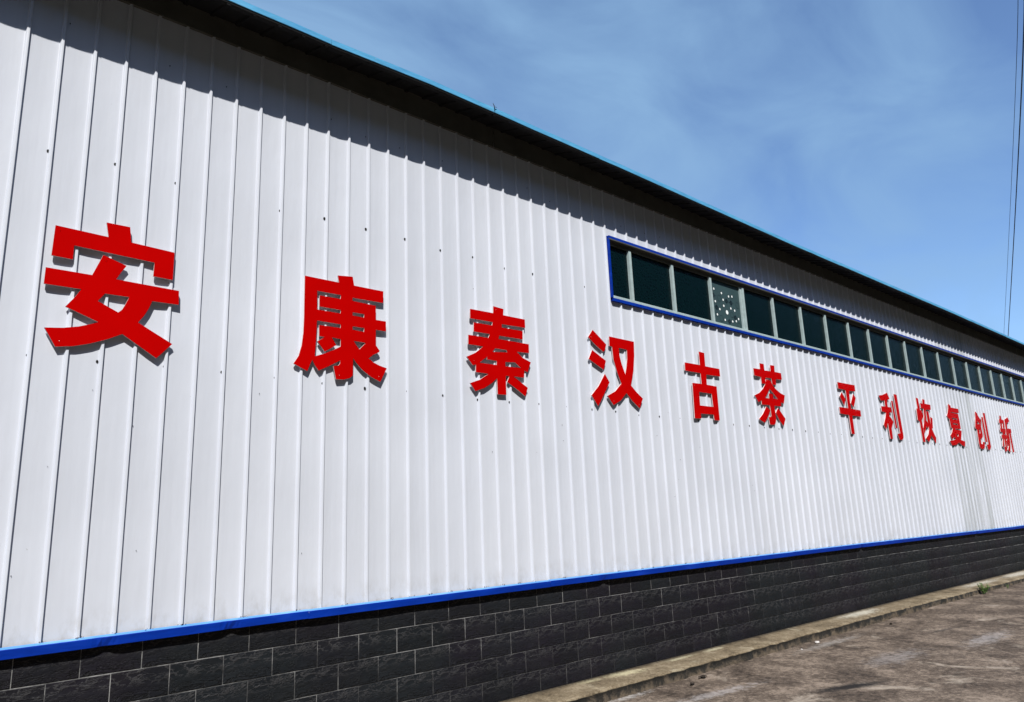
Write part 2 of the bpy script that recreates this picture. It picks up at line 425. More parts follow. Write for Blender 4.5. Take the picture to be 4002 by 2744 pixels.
wb_ = lambda x: WZ0 + interp(x, [(12, 0), (21.5, -.045), (34, -.06)])
wt_ = lambda x: WZ1 + .012
for k in range(K0, K1):
    x0, x1 = rx(2+4*k)-.010, rx(6+4*k)-.010
    if x1 < WX0 or x0 > WX1:
        add_sheet(k, zb, zt, k*7+1)
    elif x0 < WX0:
        add_sheet(k, zb, zt, k*7+1, (x0-1, WX0))
        add_sheet(k, zb, wb_, k*7+1, (WX0-.00001, 99)); add_sheet(k, wt_, zt, k*7+1, (WX0-.00001, 99))
    elif x1 > WX1:
        add_sheet(k, zb, wb_, k*7+1, (x0-1, WX1)); add_sheet(k, wt_, zt, k*7+1, (x0-1, WX1))
        add_sheet(k, zb, zt, k*7+1, (WX1, 99))
    else:
        add_sheet(k, zb, wb_, k*7+1); add_sheet(k, wt_, zt, k*7+1)

# screw caps of the wall sheets: two rows, every second rib; a few strays in the shade
sc = MB()
def cap(x, z, r=.0085):
    n0 = len(sc.v); k = 8
    a = rnd.uniform(0, 6)
    for yy, rr in ((-.0002, 1.0), (-.005, .8)):
        for j in range(k):
            th = a + 2*math.pi*j/k
            sc.v.append((x + math.cos(th)*r*rr*.8, yy, z + math.sin(th)*r*rr*1.15))
    for j in range(k): sc.f.append((n0+j, n0+(j+1)%k, n0+k+(j+1)%k, n0+k+j)); sc.m.append(0)
    sc.f.append(tuple(n0+k+j for j in range(k))); sc.m.append(0)
for i in range(-16, 66):
    x = .794 + .4084*i
    if x < XL+.1 or x > XR-.1: continue
    cap(x + rnd.uniform(-.014, .008), EYE + 1.121 + rnd.uniform(-.010, .010), rnd.uniform(.0095, .0135))
    if x < WX0 - .1 or x > WX1: cap(x + rnd.uniform(-.014, .008), EYE + 2.53 + rnd.uniform(-.018, .03), rnd.uniform(.0095, .0135))
    if rnd.random() < .6: cap(x + rnd.uniform(-.1, .05), EYE + 3.48 + rnd.uniform(-.04, .05), .005)
for _ in range(60): cap(rnd.uniform(0, 24), EYE + rnd.uniform(-.4, 2.4), rnd.uniform(.0015, .0032))
o = bl('screw_cap', sc, M_black); o['kind'] = 'stuff'

# base trim: folded blue flashing lengths with an upper ledge and drip face
DENTS = [(1.33, .010), (2.12, .012), (6.05, .010), (8.2, .006), (12.3, .012), (17.9, .014)]
def trim_len(name, xa, xb, top, face, yf, ledge, m, parent=bld, wob=.003, step=.03, back=0.0, under=.0):
    n_ = max(2, int((xb-xa)/step)+1); rows = [[], [], [], [], []]
    for i in range(n_):
        x = xa + (xb-xa)*i/(n_-1); w = wob*mnoise.noise((x*2.1, top(x), 5)) + sum(dd_*math.exp(-((x-xd)/.035)**2) for xd, dd_ in DENTS); w2 = 1.6*sum(dd_*math.exp(-((x-xd-.03)/.045)**2) for xd, dd_ in DENTS) + wob*1.3*mnoise.noise((x*3.7, 2, top(x)))
        t = top(x)
        rows[0].append((x, back - .015, t + ledge)); rows[1].append((x, yf + .004 + w, t)); rows[2].append((x, yf + w, t - .004))
        rows[3].append((x, yf + w2, t - face)); rows[4].append((x, back, t - face + under + .002))
    mb = MB(); mb.grid([r for r in rows[::-1]])
    mb.m = [(1 if j // (n_-1) == 3 else 0) for j in range(len(mb.f))]
    return bl(name, mb, [m, M_ledge_glare], parent)
x = XL; q = 0
cuts = [XL, -1.6, 0.2, 2.74, 5.28, 7.6, 10.1, 12.6, 14.9, 17.6, 20.6, 23.4, 26.0, XR]
for a, b_ in zip(cuts, cuts[1:]):
    dz = rnd.uniform(-.0022, .0022)
    trim_len('base_trim', a, b_-.0006, lambda x: EYE - .617 + sink(x) + dz, .054, -.046 - rnd.uniform(0, .004), .010, M_blue, back=-.001)

# dark grit and moss lodged on the ledge at the feet of the ribs
db = MB()
for i in range(-14, 120):
    x = rx(i) - .02
    if x < XL + .2 or x > XR - .2 or (i % 2 == 0 and rnd.random() < .6): continue
    for _ in range(rnd.randrange(4, 10)):
        cx_, cz_, s_ = x + rnd.gauss(0, .016), EYE - .608 + sink(x) + rnd.uniform(-.002, .008), rnd.uniform(.002, .006); y_ = rnd.uniform(-.034, -.020)
        n0 = len(db.v); db.v += [(cx_-s_, y_, cz_-s_*.4), (cx_+s_, y_-.001, cz_), (cx_, y_-.003, cz_+s_), (cx_, y_+.003, cz_+s_*.3)]
        db.f += [(n0, n0+1, n0+2), (n0+1, n0+3, n0+2), (n0+3, n0, n0+2)]; db.m += [0]*3
o = bl('ledge_grit', db, M_black); o['kind'] = 'stuff'

# ------------------------------------------------------------------ plinth
pl = empty('plinth', (0, 0, 0)); pl.parent = bld; pl.location = -boff
gb = MB(); rows = [[], []]
X0p, X1p = XL, XR
nn = 120
for zz in (0, 1):
    rows[zz] = [(X0p + (X1p-X0p)*i/nn, -.0012, (-.03 if zz == 0 else EYE - .655 + sink(X0p + (X1p-X0p)*i/nn))) for i in range(nn+1)]
gb.grid(rows); bl('grout', gb, M_grout, pl)
TW, TH, GAP = .3537, .1886, .0048
def tile_mesh(seed, cut=1.0):
    r = random.Random(seed); w = TW - GAP; h = TH - GAP
    mb = MB(); nx, nz_ = 4, 3
    gx = [0, .006/w, .5, 1-.006/w, 1]; gz = [0, .5, 1]
    rows = []
    for j, tz in enumerate((0, .003/h, .5, 1-.003/h, 1)):
        row = []
        for i, tx in enumerate((0, .003/w, .33, .67, 1-.003/w, 1)):
            edge = i in (0, 5) or j in (0, 4)
            y = -.0016 if edge else -.0042 + (r.uniform(-.002, .001) if 1 < i < 4 and j == 2 else 0)
            row.append((tx*w, y, tz*h))
        rows.append(row)
    mb.grid(rows)
    # sides
    b0 = [(0, .005, 0), (w, .005, 0), (w, .005, h), (0, .005, h)]
    n0 = len(mb.v); mb.v += b0
    W_ = 6; c0, c1, c2, c3 = 0, 5, 4*W_+5, 4*W_
    mb.f += [(n0, n0+1, c1, c0), (n0+1, n0+2, c2, c1), (n0+2, n0+3, c3, c2), (n0+3, n0, c0, c3)]; mb.m += [0]*4
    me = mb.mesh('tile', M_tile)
    uvl = me.uv_layers.new(name='UVMap')
    for lp in me.loops:
        v = me.vertices[lp.vertex_index].co; uvl.data[lp.index].uv = (v.x + seed*3.3, v.z)
    return me
TM = [tile_mesh(i) for i in range(4)]
tiles = []
for r in range(5):
    zr = EYE - .8435 - .1885*r + GAP/2          # bottom of the row
    off = (0 if r % 2 == 0 else TW/2)
    i = int((XL - 1.245)/TW)
    while True:
        x = 1.245 + off + TW*i + GAP/2
        if x + TW > XR: break
        tiles.append((r, x, zr)); i += 1
def in_view(r, x):
    if x > 24.5: return False
    lim = {0: -.2, 1: .2, 2: 1.3, 3: 2.3, 4: 3.2}[r]
    return x > lim
vis = sorted([t for t in tiles if in_view(t[0], t[1])], key=lambda t: t[1])
near, far = vis[:295], vis[295:] + [t for t in tiles if not in_view(t[0], t[1])]
for j, (r, x, z) in enumerate(near):
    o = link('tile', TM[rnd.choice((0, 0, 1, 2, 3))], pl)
    o.location = (x, rnd.uniform(-.0006, .0003), z + sink(x)*(1+.35*(r/4)))
    o.rotation_euler = (rnd.uniform(-.001, .001), 0, rnd.uniform(-.001, .001))
fb = MB(); fuv = []
src = TM[0]
for (r, x, z) in far:
    n0 = len(fb.v); src = TM[rnd.choice((0, 1, 2, 3))]; dy = rnd.uniform(-.0006, .0003)
    fb.v += [(v.co.x + x, v.co.y + dy, v.co.z + z + sink(x)*(1+.35*(r/4))) for v in src.vertices]
    for p in src.polygons:
        fb.f.append(tuple(n0+i for i in p.vertices)); fb.m.append(0)
    for lp in src.loops: fuv.append(tuple(src.uv_layers[0].data[lp.index].uv))
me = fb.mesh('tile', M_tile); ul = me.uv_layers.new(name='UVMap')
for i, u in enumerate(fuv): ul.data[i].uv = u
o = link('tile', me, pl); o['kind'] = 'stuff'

# ------------------------------------------------------------------ kerb
kb = MB(); prof = []
nx = 900; rows = [[] for _ in range(9)]
for i in range(nx+1):
    x = -6 + 36*i/nx
    e = .385 + .022*mnoise.noise((x*1.1, 0, 0)) + .024*mnoise.noise((x*5.5, 3, 0)) + .010*mnoise.noise((x*17, 8, 0)) + interp(x, [(12, 0), (18, .09), (24, .16)])
    ez = .006*mnoise.noise((x*7, 1, 1)) - .004
    zt_ = EYE - 1.600 + sink(x)*1.15
    gz = .35*sink(x) - .03
    rows[0].append((x, .004, zt_ + .006)); rows[1].append((x, -.09, zt_ + .003*mnoise.noise((x*3, 0, 2))))
    rows[2].append((x, -.22, zt_ - .004 + .004*mnoise.noise((x*2.5, 7, 2)))); rows[3].append((x, -e + .030, zt_ - .006 + ez*.5))
    rows[4].append((x, -e + .008, zt_ - .012 + ez)); rows[5].append((x, -e, zt_ - .024 + ez))
    u_ = .010 + .006*mnoise.noise((x*.8, 4, 4)) - interp(x, [(9, 0), (13, .016)])
    rows[6].append((x, -e + u_, zt_ - .040 + ez)); rows[7].append((x, -e + u_*.8 + .003*mnoise.noise((x*3, 2, 5)), zt_ - .080)); rows[8].append((x, -e + u_*.3 - .004, gz))
kb.grid(rows[::-1])
w = nx
kb.m = [(1 if j // nx < 3 else 0) for j in range(len(kb.f))]
kerb = kb.build('kerb', [M_kerb, M_kerbside], None, True)
tag(kerb, 'raised ochre stained concrete apron strip along the foot of the plinth', None, None, 'structure')

# ------------------------------------------------------------------ window strip
win = empty('window', (0, 0, 0)); win.parent = bld; win.location = -boff
win['label'] = 'long ribbon window under the eaves framed in blue'
def strip(name, ya, yb, za, zb2, m, x0=WX0, x1=WX1, seg=3.2, parent=win, tri=None):
    """long bar following the slight sag of the window line"""
    x = x0
    mb = MB(); n_ = int((x1-x0)/.6)+1; top = []; sag = lambda x: interp(x, [(12, 0), (21.5, -.045), (34, -.06)])
    R_ = [[], [], [], [], []]
    for i in range(n_+1):
        x = x0 + (x1-x0)*i/n_; s_ = sag(x) if zb2 < EYE+2.9 else sag(x)*.35
        R_[0].append((x, yb, za+s_)); R_[1].append((x, ya, za+s_)); R_[2].append((x, ya, zb2+s_)); R_[3].append((x, yb, zb2+s_)); R_[4].append((x, yb, za+s_))
    mb.grid(R_)
    n0 = 0; w_ = n_+1
    mb.f += [(0, w_, 2*w_, 3*w_)[::-1], (n_, w_+n_, 2*w_+n_, 3*w_+n_)]; mb.m += [0, 0]
    return bl(name, mb, m, parent)
strip('head_flashing', -.040, -.0015, EYE+3.236, EYE+3.268, M_blue)
strip('head_lining', -.0400, .075, EYE+3.2215, EYE+3.2350, M_fascia)
strip('head_rail', .004, .05, EYE+3.176, EYE+3.220, M_fascia)  # dark colour carries the flashing's shade over the rail
strip('sill_rail', -.004, .05, EYE+2.494, EYE+2.532, M_alu)
strip('sill_track', -.020, -.0045, EYE+2.488, EYE+2.512, M_alu)
strip('sill_flashing', -.036, .02, EYE+2.450, EYE+2.4865, M_blue)
strip('jamb_flashing', -.040, .03, EYE+2.488, EYE+3.227, M_blue, x0=WX0-.014, x1=WX0+.010)
strip('jamb_rail', -.006, .045, EYE+2.533, EYE+3.175, M_alu, x0=WX0+.0105, x1=WX0+.030)
mull = [6.986, 7.864, 8.752, 9.598, 10.462, 11.35, 12.22, 13.10, 13.95, 14.81, 15.67, 16.58, 17.50, 18.42, 19.36, 20.27, 21.17, 22.04, 22.90, 23.78, 24.65, 25.52, 26.4]
sag = lambda x: interp(x, [(12, 0), (21.5, -.045), (34, -.06)])
for i, xm in enumerate(mull):
    s_ = sag(xm)
    mb = MB(); mb.box(-.023, .023, 0, .044, 0, .6425)
    if i == 3: mb.box(-.075, -.029, .012, .046, .001, .641)
    o = bl('mullion', mb, M_alu, win, loc=(xm, -.002, EYE+2.5325+s_))
edges = [WX0+.031] + [m_ for m_ in mull] + [WX1-.01]
panes = []
for i, (a, b_) in enumerate(zip(edges, edges[1:])):
    a2 = a if i == 0 else a + .0275; b2 = b_ - (.0275 if i < len(edges)-2 else 0) - (.049 if i == 3 else 0)
    s_ = sag((a+b_)/2); mb = MB()
    tl = 0 if i == 3 else rnd.uniform(-.002, .002)
    mb.v = [(0, tl, 0), (b2-a2, -tl, 0), (b2-a2, -tl, .6425), (0, tl, .6425), (0, tl+.005, 0), (b2-a2, -tl+.005, 0), (b2-a2, -tl+.005, .6425), (0, tl+.005, .6425)]
    mb.f = [(0,1,2,3), (7,6,5,4), (0,4,5,1), (1,5,6,2), (2,6,7,3), (3,7,4,0)]; mb.m = [0]*6
    o = bl('window_pane', mb, M_print if i == 3 else M_glass, win, loc=(a2, .030, EYE+2.5325+s_))
    if i == 3: o['label'] = 'grey green pane printed with white dots and dark rings'
    panes.append((a2, b2, s_))
# prints on the fourth pane (crop pixel coordinates measured inside the pane, turned into pane fractions)
pa, pb, ps = panes[3]
PW = pb - pa; yp = .0285
dots = [(.09,.86,.017),(.36,.80,.017),(.62,.765,.017),(.75,.79,.017),(.40,.625,.017),(.10,.52,.017),(.40,.46,.018),(.66,.44,.017),(.80,.41,.017),(.24,.335,.017),(.50,.30,.032),(.13,.17,.017),(.92,.20,.017),(.40,.075,.017),(.68,.085,.017),(.82,.12,.017),(.42,-1,.017)]
rings = [(.52,.615,.034),(.69,.60,.036),(.13,.36,.036),(.80,.21,.036),(.05,.68,.034),(.56,.06,.034)]
faint = [(.26,.64,.050),(.93,.58,.048),(.68,.27,.046),(.27,.09,.048),(.92,.02,.044)]
def disc(mb, x, z, r, y, k=18, inner=0.0, mi=0):
    n0 = len(mb.v)
    if inner <= 0:
        for j in range(k): mb.v.append((x+math.cos(2*math.pi*j/k)*r, y, z+math.sin(2*math.pi*j/k)*r))
        mb.f.append(tuple(n0+j for j in range(k))); mb.m.append(mi)
    else:
        for rr in (r, inner):
            for j in range(k): mb.v.append((x+math.cos(2*math.pi*j/k)*rr, y, z+math.sin(2*math.pi*j/k)*rr))
        for j in range(k): mb.f.append((n0+j, n0+(j+1)%k, n0+k+(j+1)%k, n0+k+j)); mb.m.append(mi)
# the pane's print is mapped in a slightly smaller area that stays clear of the edges
pr = MB()
def pp(fx, fz): return pa + PW*(.03 + fx*.94), EYE + 2.5325 + ps + .6425*(.06 + fz*.84)
for fx, fz, r in dots:
    if fz < 0: continue
    x, z = pp(fx, fz); disc(pr, x, z, r+.007, yp-.0002, mi=1); disc(pr, x, z, r, yp-.0008, mi=0)
for fx, fz, r in rings:
    x, z = pp(fx, fz); disc(pr, x, z, r, yp-.0002, inner=r*.25, mi=1)
    for (ux, uz) in ((1,0),(-1,0),(0,1),(0,-1)):
        for d0 in (.004, .022, .04):
            cx, cz = x+ux*(r+d0), z+uz*(r+d0); s1, s2 = (.006, .0018) if ux else (.0018, .006)
            n0 = len(pr.v); pr.v += [(cx-s1, yp-.0004, cz-s2), (cx+s1, yp-.0004, cz-s2), (cx+s1, yp-.0004, cz+s2), (cx-s1, yp-.0004, cz+s2)]; pr.f.append((n0, n0+1, n0+2, n0+3)); pr.m.append(1)
for fx, fz, r in faint:
    x, z = pp(fx, fz); disc(pr, x, z, r, yp-.0001, 24, inner=r*.86, mi=2)
bl('pane_print', pr, [M_white, M_ring, M_ringf], win)

# ------------------------------------------------------------------ eaves: fascia, roof sheets, eave flashing
for a, b_ in zip([XL, -2.2, .9, 4.77, 8.5, 12.3, 16.1, 19.9, 23.8], [-2.2, .9, 4.77, 8.5, 12.3, 16.1, 19.9, 23.8, XR]):
    mb = MB(); n_ = int((b_-a)/.4)+1; R_ = [[] for _ in range(5)]; dz = rnd.uniform(-.004, .004); dy = rnd.uniform(0, .003)
    for i in range(n_+1):
        x = a + (b_ - .002 - a)*i/n_; wv = .006*mnoise.noise((x*.9, 1, 8)); w3 = .002*mnoise.noise((x*4, 5, 8))
        R_[0].append((x, -.001, EYE+3.846+wv)); R_[1].append((x, -.026-dy+w3, EYE+3.848+wv)); R_[2].append((x, -.030-dy+w3*1.5, EYE+4.07+dz)); R_[3].append((x, -.036-dy, EYE+4.078+dz)); R_[4].append((x, -.030, EYE+4.10))
    mb.grid(R_)
    bl('fascia', mb, M_fascia)
roof = empty('roof', (0, 0, 0)); roof.parent = bld; roof.location = -boff
SL = .30; YE = -.385; ZE = EYE + 3.975; YR = 7.0
def roofz(x, y): return ZE + eavew(x) + (y - YE)*SL
tw = .825; i = 0; x = XL - .15
while x < XR + .15:
    x1 = x + tw; prof = []
    for q in range(4):
        a = x + q*.20625
        prof += [(a, 0), (a+.010, 0), (a+.020, -.014), (a+.046, -.014), (a+.056, 0)]
    prof.append((x1-.004, 0))
    mb = MB(); dz = rnd.uniform(-.003, .003)
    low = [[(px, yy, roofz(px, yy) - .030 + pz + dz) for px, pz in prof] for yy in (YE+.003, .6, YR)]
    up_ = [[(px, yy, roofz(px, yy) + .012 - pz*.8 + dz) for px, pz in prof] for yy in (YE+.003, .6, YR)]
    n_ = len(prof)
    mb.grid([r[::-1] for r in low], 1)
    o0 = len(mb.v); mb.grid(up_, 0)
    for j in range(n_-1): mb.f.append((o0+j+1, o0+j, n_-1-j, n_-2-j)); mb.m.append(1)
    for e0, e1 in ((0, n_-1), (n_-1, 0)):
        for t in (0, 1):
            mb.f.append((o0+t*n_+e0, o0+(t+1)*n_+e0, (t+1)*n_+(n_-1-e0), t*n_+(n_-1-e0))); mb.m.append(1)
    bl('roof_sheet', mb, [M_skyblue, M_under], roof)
    x = x1
# back slope, joined simple sheet
mb = MB(); mb.box(XL-.15, XR+.15, YR+.01, YR+.3, roofz(10, YR)-.03, roofz(10, YR)+.03)
bl('ridge_cap', mb, M_skyblue, roof)
mb = MB(); zr0 = roofz(10, YR)
mb.v = [(XL-.15, YR+.3, zr0), (XR+.15, YR+.3, zr0), (XR+.15, 2*YR+.4, zr0-(YR+.4)*SL), (XL-.15, 2*YR+.4, zr0-(YR+.4)*SL)]
mb.v += [(v[0], v[1], v[2]-.04) for v in mb.v]; mb.f = [(0,1,2,3), (7,6,5,4), (0,4,5,1), (1,5,6,2), (2,6,7,3), (3,7,4,0)]; mb.m = [0]*6
bl('rear_slope', mb, M_skyblue, roof)
cuts = [XL-.15, -1.0, 2.66, 6.05, 9.1, 12.2, 15.0, 18.3, 21.4, 24.6, XR+.15]
for a, b_ in zip(cuts, cuts[1:]):
    mb = MB(); n_ = int((b_-a)/.35)+1; R_ = [[] for _ in range(6)]; dz = rnd.uniform(-.003, .003)
    for i in range(n_+1):
        x = a + (b_-.002-a)*i/n_; e = ZE + eavew(x) + dz + .004*mnoise.noise((x*2.3, 9, 1)); w3 = .003*mnoise.noise((x*3, 4, 2))
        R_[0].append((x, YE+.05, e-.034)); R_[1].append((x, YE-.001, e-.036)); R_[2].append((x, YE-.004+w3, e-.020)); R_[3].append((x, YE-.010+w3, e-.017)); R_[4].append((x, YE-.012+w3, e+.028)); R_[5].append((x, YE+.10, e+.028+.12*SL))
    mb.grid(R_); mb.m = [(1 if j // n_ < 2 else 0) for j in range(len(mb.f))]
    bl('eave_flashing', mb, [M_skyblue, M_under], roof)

# remaining walls of the building
mb = MB(); mb.box(XL-.02, XL+.06, .05, 2*YR, -.05, EYE+3.9); mb.f += []; 
bl('side_wall', mb, M_sheet); mb = MB(); mb.box(XR-.06, XR+.02, .05, 2*YR, -.05, EYE+3.9); bl('side_wall', mb, M_sheet)
for xx in (XL+.02, XR-.02):
    mb = MB(); z0_ = EYE+3.902
    mb.v = [(xx-.03, .05, z0_), (xx-.03, 2*YR-.05, z0_), (xx-.03, YR, roofz(xx, YR)-.05), (xx+.03, .05, z0_), (xx+.03, 2*YR-.05, z0_), (xx+.03, YR, roofz(xx, YR)-.05)]
    mb.f = [(0,2,1), (3,4,5), (0,1,4,3), (1,2,5,4), (2,0,3,5)]; mb.m = [0]*5; bl('gable', mb, M_sheet)
mb = MB(); mb.box(XL, XR, 2*YR-.08, 2*YR, -.05, EYE+3.9); bl('rear_wall', mb, M_sheet)
mb = MB(); mb.box(XL+.1, XR-.1, .12, .16, 0, EYE+4.0); bl('inner_lining', mb, M_inner)

